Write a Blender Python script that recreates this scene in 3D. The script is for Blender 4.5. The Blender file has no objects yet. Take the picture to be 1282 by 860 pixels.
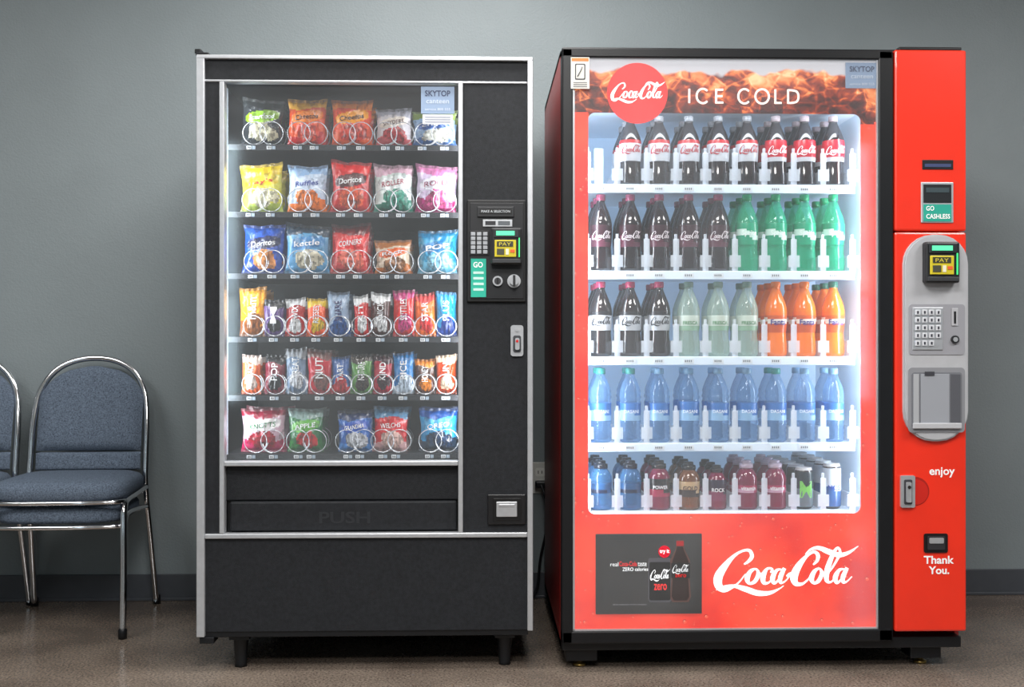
import bpy, bmesh, math, random
from math import sin, cos, pi, radians, atan, tan, sqrt, exp
from mathutils import Vector, Matrix, noise
random.seed(7)
S = bpy.context.scene
S.view_settings.view_transform = 'Standard'
S.view_settings.look = 'None'

# ------------------------------------------------------------------ survey helpers
A = radians(1.7); F = 1367.0; H = .976
def PX(px, Y): return Y * tan(A + atan((px - 641) / F))
def PZ(px, py, Y):
    X = PX(px, Y); d = X * sin(A) + Y * cos(A)
    return H + (430 - py) * d / F
YL = 3.27; YR = 3.24; YW = 4.19
def LX(p): return -.836 + (p - 248) * .9954 / 419
def LZ(p): return .976 + (430 - p) / 419.5
def RX(p): return .2436 + (p - 703) * 1.2164 / 506
def RZ(p): return .976 + (430 - p) / 418.8

def lin(v):
    v /= 255.0
    return v / 12.92 if v <= .04045 else ((v + .055) / 1.055) ** 2.4
def C(r, g, b): return (lin(r), lin(g), lin(b), 1.0)

# ------------------------------------------------------------------ materials
def new_mat(name):
    m = bpy.data.materials.new(name); m.use_nodes = True
    nt = m.node_tree; nt.nodes.clear()
    out = nt.nodes.new('ShaderNodeOutputMaterial')
    return m, nt, out
def N(nt, t, **kw):
    n = nt.nodes.new(t)
    for k, v in kw.items(): setattr(n, k, v)
    return n
def mat(name, col, rough=.5, metal=0, var=.12, nscale=30, bump=0, bscale=200, spec=.5, emit=0, coat=0):
    m, nt, out = new_mat(name)
    p = N(nt, 'ShaderNodeBsdfPrincipled')
    p.inputs['Roughness'].default_value = rough
    p.inputs['Metallic'].default_value = metal
    p.inputs['Specular IOR Level'].default_value = spec
    p.inputs['Coat Weight'].default_value = coat
    tc = N(nt, 'ShaderNodeTexCoord')
    nz = N(nt, 'ShaderNodeTexNoise'); nz.inputs['Scale'].default_value = nscale; nz.inputs['Detail'].default_value = 4
    nt.links.new(tc.outputs['Object'], nz.inputs['Vector'])
    r = N(nt, 'ShaderNodeValToRGB')
    r.color_ramp.elements[0].position = .3; r.color_ramp.elements[1].position = .7
    r.color_ramp.elements[0].color = tuple(c * (1 - var) for c in col[:3]) + (1,)
    r.color_ramp.elements[1].color = tuple(min(1, c * (1 + var)) for c in col[:3]) + (1,)
    nt.links.new(nz.outputs['Fac'], r.inputs['Fac'])
    nt.links.new(r.outputs['Color'], p.inputs['Base Color'])
    if emit:
        nt.links.new(r.outputs['Color'], p.inputs['Emission Color']); p.inputs['Emission Strength'].default_value = emit
    if bump:
        n2 = N(nt, 'ShaderNodeTexNoise'); n2.inputs['Scale'].default_value = bscale; n2.inputs['Detail'].default_value = 3
        nt.links.new(tc.outputs['Object'], n2.inputs['Vector'])
        b = N(nt, 'ShaderNodeBump'); b.inputs['Strength'].default_value = bump; b.inputs['Distance'].default_value = .002
        nt.links.new(n2.outputs['Fac'], b.inputs['Height']); nt.links.new(b.outputs['Normal'], p.inputs['Normal'])
    nt.links.new(p.outputs[0], out.inputs[0])
    return m
def attr_mat(name, rough=.4, emit=0, spec=.5, metal=0, bump=0, bscale=60):
    m, nt, out = new_mat(name)
    a = N(nt, 'ShaderNodeAttribute'); a.attribute_name = 'Col'
    p = N(nt, 'ShaderNodeBsdfPrincipled'); p.inputs['Roughness'].default_value = rough
    p.inputs['Specular IOR Level'].default_value = spec; p.inputs['Metallic'].default_value = metal
    nt.links.new(a.outputs['Color'], p.inputs['Base Color'])
    if emit:
        nt.links.new(a.outputs['Color'], p.inputs['Emission Color']); p.inputs['Emission Strength'].default_value = emit
    if bump:
        tc = N(nt, 'ShaderNodeTexCoord')
        n2 = N(nt, 'ShaderNodeTexNoise'); n2.inputs['Scale'].default_value = bscale; n2.inputs['Detail'].default_value = 3
        n2.inputs['Distortion'].default_value = .8
        nt.links.new(tc.outputs['Object'], n2.inputs['Vector'])
        b = N(nt, 'ShaderNodeBump'); b.inputs['Strength'].default_value = bump; b.inputs['Distance'].default_value = .01
        nt.links.new(n2.outputs['Fac'], b.inputs['Height']); nt.links.new(b.outputs['Normal'], p.inputs['Normal'])
    nt.links.new(p.outputs[0], out.inputs[0])
    return m
def clear_mat(name, tint, trans, body=None, rough=.05, emit=0, spec=.5):
    m, nt, out = new_mat(name)
    t = N(nt, 'ShaderNodeBsdfTransparent'); t.inputs[0].default_value = tint
    p = N(nt, 'ShaderNodeBsdfPrincipled'); p.inputs['Base Color'].default_value = body or tint
    p.inputs['Roughness'].default_value = rough; p.inputs['Specular IOR Level'].default_value = spec
    if emit:
        p.inputs['Emission Color'].default_value = body or tint; p.inputs['Emission Strength'].default_value = emit
    lw = N(nt, 'ShaderNodeLayerWeight'); lw.inputs[0].default_value = .35
    mr = N(nt, 'ShaderNodeMapRange'); mr.inputs['To Min'].default_value = trans; mr.inputs['To Max'].default_value = trans * .3
    nt.links.new(lw.outputs['Facing'], mr.inputs['Value'])
    mx = N(nt, 'ShaderNodeMixShader'); nt.links.new(mr.outputs[0], mx.inputs[0])
    nt.links.new(p.outputs[0], mx.inputs[1]); nt.links.new(t.outputs[0], mx.inputs[2])
    nt.links.new(mx.outputs[0], out.inputs[0]); return m
def pane_mat(name, refl=.05, tint=(1, 1, 1, 1), haze=.03):
    m, nt, out = new_mat(name)
    t = N(nt, 'ShaderNodeBsdfTransparent'); t.inputs[0].default_value = tint
    g = N(nt, 'ShaderNodeBsdfGlossy'); g.inputs['Roughness'].default_value = .06
    mx = N(nt, 'ShaderNodeMixShader'); mx.inputs[0].default_value = refl
    nt.links.new(t.outputs[0], mx.inputs[1]); nt.links.new(g.outputs[0], mx.inputs[2])
    # faint pale haze painted into the pane, uneven
    tc = N(nt, 'ShaderNodeTexCoord'); nz = N(nt, 'ShaderNodeTexNoise'); nz.inputs['Scale'].default_value = 2.5
    nt.links.new(tc.outputs['Object'], nz.inputs['Vector'])
    ml = N(nt, 'ShaderNodeMath', operation='MULTIPLY'); ml.inputs[1].default_value = haze * 2; nt.links.new(nz.outputs['Fac'], ml.inputs[0])
    df = N(nt, 'ShaderNodeBsdfDiffuse'); df.inputs[0].default_value = (.8, .85, .9, 1)
    m2 = N(nt, 'ShaderNodeMixShader'); nt.links.new(ml.outputs[0], m2.inputs[0])
    nt.links.new(mx.outputs[0], m2.inputs[1]); nt.links.new(df.outputs[0], m2.inputs[2])
    nt.links.new(m2.outputs[0], out.inputs[0]); return m

M_attr = attr_mat('printed_plastic', .42)
M_lab = attr_mat('bottle_label', .25)
M_emit = attr_mat('backlit_print', .5, emit=.75)
M_bag = attr_mat('foil_wrapper', .24, bump=.6, bscale=32, spec=.7)
M_silver = mat('brushed_aluminium', C(194, 196, 200), .38, .6, .05, 60)
M_chrome = mat('chrome', C(225, 225, 228), .12, 1.0, .03)
M_black = mat('black_textured_panel', C(29, 31, 35), .6, 0, .25, 90, .4, 500, spec=.3)
M_dark = mat('dark_plastic', C(17, 18, 21), .4, 0, .1, spec=.4)
M_cav = mat('cabinet_interior', C(18, 22, 28), .45, 0, .15)
M_wire = mat('coil_wire', C(205, 210, 216), .25, .55, .03)
M_red = mat('red_paint', C(236, 50, 28), .3, 0, .04, 8, coat=.3)
M_grey = mat('grey_plastic', C(175, 176, 180), .45, 0, .04)
M_white = mat('white_liner', C(212, 228, 243), .45, 0, .02, 10, emit=.07)  # liner given a weak glow of its own to brighten the cavity
M_back = mat('white_backlit_liner', C(176, 205, 232), .45, 0, .05, 6, emit=.27)  # no lamp behind it: emission in the back wall brightens the bottles
M_glass = pane_mat('window_glass', .085, haze=.03)
M_acr = clear_mat('clear_acrylic', (1, 1, 1, 1), .70, (.85, .92, 1, 1), .08, .06)  # slight emission added so the clear plastic looks lit

# ------------------------------------------------------------------ mesh builder
def chbox(x0, x1, y0, y1, z0, z1, bev, seg=2):
    bm = bmesh.new(); bmesh.ops.create_cube(bm, size=1)
    for v in bm.verts:
        v.co = Vector(((x0 + x1) / 2 + v.co.x * (x1 - x0), (y0 + y1) / 2 + v.co.y * (y1 - y0), (z0 + z1) / 2 + v.co.z * (z1 - z0)))
    bmesh.ops.bevel(bm, geom=bm.edges[:], offset=bev, segments=seg, affect='EDGES', profile=.5)
    bm.verts.index_update()
    vs = [tuple(v.co) for v in bm.verts]; fs = [tuple(v.index for v in f.verts) for f in bm.faces]
    bm.free(); return vs, fs
def catmull(pts, n=8, closed=False):
    out = []; L = len(pts); rng = L if closed else L - 1
    for i in range(rng):
        if closed: p = [pts[(i + k - 1) % L] for k in range(4)]
        else: p = [pts[max(0, min(L - 1, i + k - 1))] for k in range(4)]
        for j in range(n):
            t = j / n
            out.append(tuple(.5 * ((2 * p[1][k]) + (-p[0][k] + p[2][k]) * t + (2 * p[0][k] - 5 * p[1][k] + 4 * p[2][k] - p[3][k]) * t * t + (-p[0][k] + 3 * p[1][k] - 3 * p[2][k] + p[3][k]) * t ** 3) for k in range(len(p[0]))))
    if not closed: out.append(tuple(pts[-1]))
    return out
WHT = (1, 1, 1, 1)
_tc = {}
def text_geo(s, bold=0):
    if (s, bold) in _tc: return _tc[(s, bold)]
    cu = bpy.data.curves.new('tmp', 'FONT'); cu.body = s; cu.size = 1; cu.resolution_u = 3; cu.offset = bold
    ob = bpy.data.objects.new('tmp', cu); S.collection.objects.link(ob)
    bpy.context.view_layer.update()
    me = bpy.data.meshes.new_from_object(ob.evaluated_get(bpy.context.evaluated_depsgraph_get()))
    vs = [(v.co.x, v.co.y) for v in me.vertices]; fs = [tuple(p.vertices) for p in me.polygons]
    bpy.data.objects.remove(ob); bpy.data.curves.remove(cu); bpy.data.meshes.remove(me)
    x0 = min(v[0] for v in vs); x1 = max(v[0] for v in vs); y0 = min(v[1] for v in vs); y1 = max(v[1] for v in vs)
    vs = [((v[0] - x0) / (x1 - x0), (v[1] - y0) / (y1 - y0)) for v in vs]
    _tc[(s, bold)] = (vs, fs, (x1 - x0) / (y1 - y0)); return _tc[(s, bold)]

class MB:
    def __init__(s): s.v = []; s.f = []; s.m = []; s.c = []; s.s = []
    def add(s, vs, fs, mi=0, col=WHT, smooth=False):
        o = len(s.v); s.v += list(vs)
        for i, f in enumerate(fs):
            s.f.append(tuple(k + o for k in f))
            s.m.append(mi[i] if isinstance(mi, list) else mi)
            s.c.append(col[i] if isinstance(col, list) else col)
            s.s.append(smooth)
    def box(s, x0, x1, y0, y1, z0, z1, mi=0, col=WHT, bev=0):
        if x0 > x1: x0, x1 = x1, x0
        if z0 > z1: z0, z1 = z1, z0
        if bev:
            vs, fs = chbox(x0, x1, y0, y1, z0, z1, min(bev, .45 * min(x1 - x0, y1 - y0, z1 - z0)))
        else:
            vs = [(x0, y0, z0), (x1, y0, z0), (x1, y1, z0), (x0, y1, z0), (x0, y0, z1), (x1, y0, z1), (x1, y1, z1), (x0, y1, z1)]
            fs = [(0, 3, 2, 1), (4, 5, 6, 7), (0, 1, 5, 4), (1, 2, 6, 5), (2, 3, 7, 6), (3, 0, 4, 7)]
        s.add(vs, fs, mi, col)
    def prism(s, pts, y0, y1, mi=0, col=WHT, smooth=False):
        n = len(pts)
        vs = [(p[0], y0, p[1]) for p in pts] + [(p[0], y1, p[1]) for p in pts]
        s.add(vs, [tuple(range(n))], mi, col); o = len(s.v) - 2 * n
        for i in range(n):
            j = (i + 1) % n
            s.f.append((o + i, o + n + i, o + n + j, o + j)); s.m.append(mi); s.c.append(col); s.s.append(smooth)
    def rrect(s, x0, x1, z0, z1, r, y0, y1, mi=0, col=WHT):
        if z0 > z1: z0, z1 = z1, z0
        pts = []
        for cx, cz, a0 in ((x1 - r, z1 - r, 0), (x0 + r, z1 - r, 90), (x0 + r, z0 + r, 180), (x1 - r, z0 + r, 270)):
            for k in range(7):
                a = radians(a0 + k * 15); pts.append((cx + r * cos(a), cz + r * sin(a)))
        s.prism(pts, y0, y1, mi, col)
    def disc(s, cx, cz, r, y0, y1, mi=0, col=WHT, n=32, rz=None):
        s.prism([(cx + r * cos(2 * pi * i / n), cz + (rz or r) * sin(2 * pi * i / n)) for i in range(n)], y0, y1, mi, col)
    def lathe(s, prof, cx, cy, cz, seg=24, mi=0, col=WHT, fn=None):
        n = len(prof)
        vs = [(cx + r * cos(2 * pi * j / seg), cy + r * sin(2 * pi * j / seg), cz + z) for r, z in prof for j in range(seg)]
        fs = []; ms = []; cs = []
        for i in range(n - 1):
            for j in range(seg):
                k = (j + 1) % seg; fs.append((i * seg + j, i * seg + k, (i + 1) * seg + k, (i + 1) * seg + j))
                if fn: a, b = fn((prof[i][1] + prof[i + 1][1]) / 2, 2 * pi * (j + .5) / seg)
                else: a, b = mi, col
                ms.append(a); cs.append(b)
        s.add(vs, fs, ms, cs, True)
    def tube(s, pts, r, seg=8, closed=False, mi=0, col=WHT):
        P = [Vector(p) for p in pts]; n = len(P); vs = []
        prev = None
        for i in range(n):
            if closed: t = P[(i + 1) % n] - P[i - 1]
            else: t = P[min(n - 1, i + 1)] - P[max(0, i - 1)]
            t.normalize()
            if prev is None:
                a = Vector((0, 0, 1)) if abs(t.z) < .9 else Vector((1, 0, 0)); nn = t.cross(a).normalized()
            else: nn = (prev - t * prev.dot(t)).normalized()
            prev = nn; b = t.cross(nn)
            for j in range(seg):
                a = 2 * pi * j / seg; vs.append(tuple(P[i] + (nn * cos(a) + b * sin(a)) * r))
        fs = []
        for i in range(n if closed else n - 1):
            i2 = (i + 1) % n
            for j in range(seg):
                k = (j + 1) % seg; fs.append((i * seg + j, i * seg + k, i2 * seg + k, i2 * seg + j))
        if not closed: fs += [tuple(range(seg)), tuple((n - 1) * seg + j for j in range(seg))]
        s.add(vs, fs, mi, col, True)
    def text(s, t, fn, mi=0, col=WHT, bold=0):
        vs, fs, asp = text_geo(t, bold)
        s.add([fn(u, v) for u, v in vs], fs, mi, col)
    def ftext(s, t, x0, x1, z0, z1, y, mi=0, col=WHT, bold=0):
        if z0 > z1: z0, z1 = z1, z0
        s.text(t, lambda u, v: (x0 + (x1 - x0) * u, y, z0 + (z1 - z0) * v), mi, col, bold)
    def ribbon(s, pts, fn, mi=0, col=WHT, closed=False, sub=7):
        q = catmull(pts, sub, closed); n = len(q); vs = []
        for i in range(n):
            if closed: a, b = q[i - 1], q[(i + 1) % n]
            else: a, b = q[max(0, i - 1)], q[min(n - 1, i + 1)]
            dx, dy = b[0] - a[0], b[1] - a[1]; L = sqrt(dx * dx + dy * dy) or 1
            w = max(.5, q[i][2]) / 2
            vs.append(fn(q[i][0] - dy / L * w, q[i][1] + dx / L * w)); vs.append(fn(q[i][0] + dy / L * w, q[i][1] - dx / L * w))
        fs = [(2 * i, 2 * i + 1, 2 * ((i + 1) % n) + 1, 2 * ((i + 1) % n)) for i in range(n if closed else n - 1)]
        s.add(vs, fs, mi, col)
    def build(s, name, mats, parent=None):
        me = bpy.data.meshes.new(name); me.from_pydata(s.v, [], s.f)
        for m in mats: me.materials.append(m)
        me.polygons.foreach_set('material_index', s.m); me.polygons.foreach_set('use_smooth', s.s)
        ca = me.color_attributes.new('Col', 'FLOAT_COLOR', 'CORNER'); d = []
        for f, c in zip(s.f, s.c): d += list(c) * len(f)
        ca.data.foreach_set('color', d); me.update()
        ob = bpy.data.objects.new(name, me); S.collection.objects.link(ob)
        if parent: ob.parent = parent
        return ob
def empty(name, loc=(0, 0, 0)):
    e = bpy.data.objects.new(name, None); S.collection.objects.link(e); e.location = loc; return e
def area(name, loc, direction, sx, sy, power, col=(1, 1, 1), parent=None):
    l = bpy.data.lights.new(name, 'AREA'); l.shape = 'RECTANGLE'; l.size = sx; l.size_y = sy; l.energy = power; l.color = col
    o = bpy.data.objects.new(name, l); S.collection.objects.link(o); o.location = loc
    o.rotation_euler = Vector(direction).to_track_quat('-Z', 'Y').to_euler()
    if parent: o.parent = parent
    return o

# flowing script lettering, drawn as pen strokes (x, y, pen width); box 184 x 60
LOGO = [
 ([(40, 21, 2), (46, 17, 4), (50, 11, 5), (47, 4, 4), (39, 4, 3), (28, 10, 4), (16, 23, 8), (8, 36, 11), (8, 47, 10), (15, 53, 6), (25, 50, 3), (34, 43, 2), (42, 33, 1.5)], 0),
 ([(5, 53, 1), (14, 49, 3), (27, 48, 4), (42, 52, 7), (57, 57, 7), (72, 57, 5), (84, 52, 2), (90, 48, 1)], 0),
 ([(55, 27, 2.5), (48, 30, 5), (44, 39, 6.5), (47, 45, 3.5), (54, 42, 5), (58, 33, 5)], 1),
 ([(57, 30, 1.5), (62, 33, 1.5), (66, 30, 1.5)], 0),
 ([(75, 32, 5), (75, 27, 3), (69, 27, 3.5), (64, 36, 7), (65, 44, 5), (71, 44, 2.5), (78, 37, 1.5)], 0),
 ([(87, 28, 2), (81, 29, 4), (76, 38, 6.5), (78, 45, 3.5), (84, 40, 2.5), (88, 32, 2.5)], 1),
 ([(91, 26, 4.5), (86, 37, 6), (86, 44, 4), (91, 43, 2), (96, 38, 1.5)], 0),
 ([(94, 37, 4), (98, 34, 5), (102, 33, 3)], 0),
 ([(127, 22, 2), (132, 17, 4), (133, 10, 5), (128, 6, 3.5), (119, 11, 4), (109, 23, 8), (103, 36, 10), (105, 45, 7), (113, 46, 3.5), (121, 40, 2), (127, 32, 1.5)], 0),
 ([(117, 9, 1), (124, 3, 3), (134, 1, 5), (147, 6, 7), (160, 10, 6), (172, 7, 4), (184, -1, 1)], 0),
 ([(135, 27, 2.5), (129, 30, 5), (125, 39, 6.5), (128, 45, 3.5), (134, 42, 5), (138, 33, 5)], 1),
 ([(137, 34, 1.5), (147, 31, 2), (156, 18, 3), (161, 7, 3.5), (158, 1, 3), (152, 9, 5), (145, 28, 7), (144, 41, 5.5), (149, 44, 2.5), (156, 38, 1.5)], 0),
 ([(166, 28, 2), (160, 29, 4), (155, 38, 6.5), (157, 45, 3.5), (163, 40, 2.5), (167, 32, 2.5)], 1),
 ([(170, 26, 4.5), (165, 37, 6), (165, 44, 4), (170, 43, 2), (176, 37, 1.5)], 0)]
def logo(mb, fn, mi, col, sub=7):
    for pts, cl in LOGO: mb.ribbon(pts, fn, mi, col, bool(cl), sub)

# ------------------------------------------------------------------ room
def simple_box(name, x0, x1, y0, y1, z0, z1, m):
    b = MB(); b.box(x0, x1, y0, y1, z0, z1); return b.build(name, [m])
M_wall = mat('grey_wall_paint', C(125, 134, 137), .55, 0, .05, 3, .6, 140)
M_base = mat('vinyl_baseboard', C(68, 71, 77), .45, 0, .06)
M_ceil = mat('ceiling_tile', C(215, 215, 212), .9, 0, .05, 60)
m, nt, out = new_mat('polished_concrete'); M_floor = m
p = N(nt, 'ShaderNodeBsdfPrincipled'); tc = N(nt, 'ShaderNodeTexCoord')
n1 = N(nt, 'ShaderNodeTexNoise'); n1.inputs['Scale'].default_value = 3.5; n1.inputs['Detail'].default_value = 8
n2 = N(nt, 'ShaderNodeTexNoise'); n2.inputs['Scale'].default_value = 140; n2.inputs['Detail'].default_value = 3
for q in (n1, n2): nt.links.new(tc.outputs['Object'], q.inputs['Vector'])
r1 = N(nt, 'ShaderNodeValToRGB'); r1.color_ramp.elements[0].position = .35; r1.color_ramp.elements[1].position = .68
r1.color_ramp.elements[0].color = C(98, 89, 82); r1.color_ramp.elements[1].color = C(126, 116, 107)
r2 = N(nt, 'ShaderNodeValToRGB'); r2.color_ramp.elements[0].position = .35; r2.color_ramp.elements[1].position = .7
r2.color_ramp.elements[0].color = (.55, .52, .5, 1); r2.color_ramp.elements[1].color = (1.35, 1.3, 1.25, 1)
mx = N(nt, 'ShaderNodeMix', data_type='RGBA', blend_type='MULTIPLY'); mx.inputs[0].default_value = 1
nt.links.new(n1.outputs['Fac'], r1.inputs['Fac']); nt.links.new(n2.outputs['Fac'], r2.inputs['Fac'])
nt.links.new(r1.outputs['Color'], mx.inputs[6]); nt.links.new(r2.outputs['Color'], mx.inputs[7])
nt.links.new(mx.outputs[2], p.inputs['Base Color'])
p.inputs['Roughness'].default_value = .17
nt.links.new(p.outputs[0], out.inputs[0])
simple_box('floor', -3.7, 4.0, -2.2, 4.29, -.1, 0, M_floor)
simple_box('wall_back', -3.7, 4.0, YW, YW + .1, 0, 2.8, M_wall)
simple_box('wall_left', -3.8, -3.7, -2.2, YW, 0, 2.8, M_wall)
simple_box('wall_right', 4.0, 4.1, -2.2, YW, 0, 2.8, M_wall)
simple_box('ceiling', -3.7, 4.0, -2.2, 4.29, 2.8, 2.9, M_ceil)
b = MB()
glow_slots = [(-2.22, -1.90), (2.93, 3.16)]  # unseen glowing panels added to put reflections in the machine glass
xs = [-3.7] + [q for w in glow_slots for q in w] + [4.0]
for i in range(0, len(xs), 2): b.box(xs[i], xs[i + 1], -2.3, -2.2, 0, 2.8)
for w in glow_slots: b.box(w[0], w[1], -2.3, -2.2, 0, .5); b.box(w[0], w[1], -2.3, -2.2, 2.6, 2.8)
b.build('wall_front', [M_wall])
M_glow_pane = mat('daylit_frosted_pane', C(195, 220, 255), .4, 0, .3, 2, emit=4.2)  # glowing surface of the added reflection panels
for i, w in enumerate(glow_slots):
    b = MB(); b.box(w[0], w[1], -2.27, -2.26, .5, 2.6, 1)
    for q in (w[0], w[1] - .03): b.box(q, q + .03, -2.28, -2.19, .5, 2.6, 0, bev=.004)
    for q in (.5, 1.36, 2.57): b.box(w[0] + .03, w[1] - .03, -2.275, -2.195, q, q + .03, 0, bev=.004)
    b.build('window_%d' % (i + 1), [M_silver, M_glow_pane])
b = MB(); b.box(-3.7, 4.0, YW - .008, YW, .004, .1, bev=.003); b.box(-3.7, 4.0, YW - .014, YW - .0081, .0, .012, bev=.003)
b.build('baseboard_back', [M_base])
M_diff = mat('lamp_diffuser', (1, 1, 1, 1), .5, emit=1.2)
def ceiling_light(x, y, power, sx=1.2, sy=.6, col=(1, .985, .96)):
    e = empty('ceiling_light', (0, 0, 0))
    b = MB(); b.box(x - sx / 2 - .03, x + sx / 2 + .03, y - sy / 2 - .03, y + sy / 2 + .03, 2.775, 2.8, 0, bev=.004)
    b.box(x - sx / 2, x + sx / 2, y - sy / 2, y + sy / 2, 2.768, 2.776, 1)
    b.build('troffer', [M_silver, M_diff], e)
    area('lamp', (x, y, 2.765), (0, 0, -1), sx, sy, power, col, e)
ceiling_light(-.1, 3.05, 54)
ceiling_light(-2.4, 1.9, 44)
ceiling_light(.1, 1.3, 66)
ceiling_light(2.6, 1.9, 54)
ceiling_light(-.2, -.15, 70)
W = bpy.data.worlds.new('world'); S.world = W; W.use_nodes = True
W.node_tree.nodes['Background'].inputs[0].default_value = (.85, .92, 1, 1)
W.node_tree.nodes['Background'].inputs[1].default_value = .5

# ================================================================== SNACK MACHINE
snack = empty('snack_vending_machine')
ZT = LZ(72)
b = MB()
x0, x1 = LX(248), LX(667); yb = 4.10; zb = LZ(795)
b.box(x0, x0 + .012, YL + .03, yb, zb, ZT, 0); b.box(x1 - .012, x1, YL + .03, yb, zb, ZT, 0)
b.box(x0, x1, YL + .03, yb, ZT - .012, ZT, 0); b.box(x0, x1, YL + .03, yb, zb, zb + .02, 0); b.box(x0, x1, yb - .012, yb, zb, ZT, 0)
b.box(LX(258), LX(655), YL + .05, YL + .3, zb - .012, zb, 0)
b.build('cabinet_shell', [M_dark], snack)
b = MB()
for X in (LX(296), LX(632)):
    for Y in (YL + .06, yb - .1):
        pr = [(.011, 0), (.019, .0), (.017, .01), (.024, .09), (.026, zb), (0, zb)]
        b.lathe([(0, 0)] + pr, X, Y, 0, 12)
        b.box(X - .03, X + .03, Y - .03, Y + .03, zb - .02, zb - .012)
b.build('legs', [M_dark], snack)
b = MB()
for a0, a1, c0, c1 in ((256, 660, 76, 101), (256, 275, 104, 667), (579, 660, 104, 667), (257, 660, 673, 790), ):
    b.box(LX(a0), LX(a1), YL, YL + .03, LZ(c1), LZ(c0), 0, bev=.002)
b.box(LX(256), LX(661), YL + .004, YL + .05, LZ(797), LZ(789), 1, bev=.002)
b.box(LX(281), LX(573), YL + .02, YL + .05, LZ(627), LZ(584), 0, bev=.003)
b.box(LX(281), LX(573), YL + .035, YL + .05, LZ(667), LZ(625), 1)
b.box(LX(286), LX(571), YL + .012, YL + .03, LZ(665), LZ(628), 0, bev=.006)
b.ftext('PUSH', LX(398), LX(462), LZ(656), LZ(641), YL + .0115, 2, C(37, 39, 43), .02)
b.box(LX(246), LX(262), YL - .01, YL + .06, LZ(72), LZ(68), 1, bev=.002)
b.box(LX(244), LX(252), YL - .005, YL + .05, LZ(69), LZ(63), 1, bev=.003)
b.box(LX(252), LX(268), YL + .0, YL + .05, LZ(72), LZ(70), 1)
b.box(LX(250), LX(268), YL - .004, YL + .05, LZ(804), LZ(796), 1, bev=.002)
b.build('door_panels', [M_black, M_dark, M_attr], snack)
b = MB()
for a0, a1, c0, c1, yf in ((247, 257, 72, 795, -.012), (660, 667, 72, 790, -.012), (247, 667, 71, 76, -.0125), (256, 660, 101, 104, -.004), (275, 281, 104, 667, -.008), (573, 579, 104, 667, -.008), (281, 573, 577, 583, -.006), (257, 660, 667, 673, -.009)):
    b.box(LX(a0), LX(a1), YL + yf, YL + .028, LZ(c1), LZ(c0), 0, bev=.0025)
b.build('aluminium_trim', [M_silver], snack)
b = MB(); b.box(LX(281), LX(573), YL + .012, YL + .016, LZ(577), LZ(104)); b.build('window_glass', [M_glass], snack)
b = MB(); cx0, cx1 = LX(268), LX(590); cz0, cz1 = LZ(592), LZ(96); cy = YL + .64
b.box(cx0 - .006, cx0, YL + .031, cy, cz0, cz1); b.box(cx1, cx1 + .006, YL + .031, cy, cz0, cz1)
b.box(cx0, cx1, YL + .051, cy, cz0 - .006, cz0); b.box(cx0, cx1, YL + .031, cy, cz1, cz1 + .006); b.box(cx0, cx1, cy, cy + .006, cz0, cz1)
b.build('cavity_liner', [M_cav], snack)
b = MB()
b.box(LX(270), LX(281), YL + .03, YL + .045, LZ(570), LZ(108), 0)
b.build('lamp_housing', [M_white], snack)
area('door_lamp_a', (LX(279), YL + .05, LZ(335)), (1, .8, 0), .03, 1.06, 3.8, (.86, .94, 1), snack)
area('door_lamp_b', (LX(575), YL + .05, LZ(335)), (-1, .8, 0), .03, 1.06, 3.1, (.93, .96, 1), snack)  # added fill light from the right, no fixture there

YT = YL + .075   # tray lip
YB = YT + .045   # bag plane
trays = [187, 271, 348, 427, 500, 573]
tz = [PZ(427, t - 5, YT) for t in trays]
tb = MB(); cb = MB(); lb = MB()
for z in tz:
    tb.box(LX(282) - .02, LX(573) + .015, YT, cy - .02, z - .003, z, 0)
    tb.box(LX(282) - .02, LX(573) + .015, YT - .003, YT + .001, z - .016, z + .001, 1)
def coil(cx, z, r=.034, sgn=1):
    pts = []
    for i in range(0, 82):
        th = i / 26 * 2 * pi
        t = i / 26
        y = YT + .002 + (.010 * t if t < 1 else .010 + (t - 1) * .070)
        pts.append((cx + sgn * r * sin(th), y, z + r + .003 - r * cos(th)))
    cb.tube(pts, .0013, 6)
def label(cx, z):
    lb.box(cx - .014, cx + .0, YT - .0045, YT - .003, z - .0135, z - .0035, 0, C(225, 230, 235))
    lb.box(cx + .002, cx + .012, YT - .0045, YT - .003, z - .0135, z - .0035, 0, C(150, 165, 180))
    for k in range(3): lb.box(cx - .011 + k * .0033, cx - .0093 + k * .0033, YT - .0052, YT - .0045, z - .0115, z - .0055, 0, C(50, 55, 60))
def sat(c, f=1.15):
    l = (c[0] + c[1] + c[2]) / 3
    return tuple(max(0.004, min(1, (l + (k - l) * f) * .92)) for k in c[:3]) + (1,)

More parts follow.
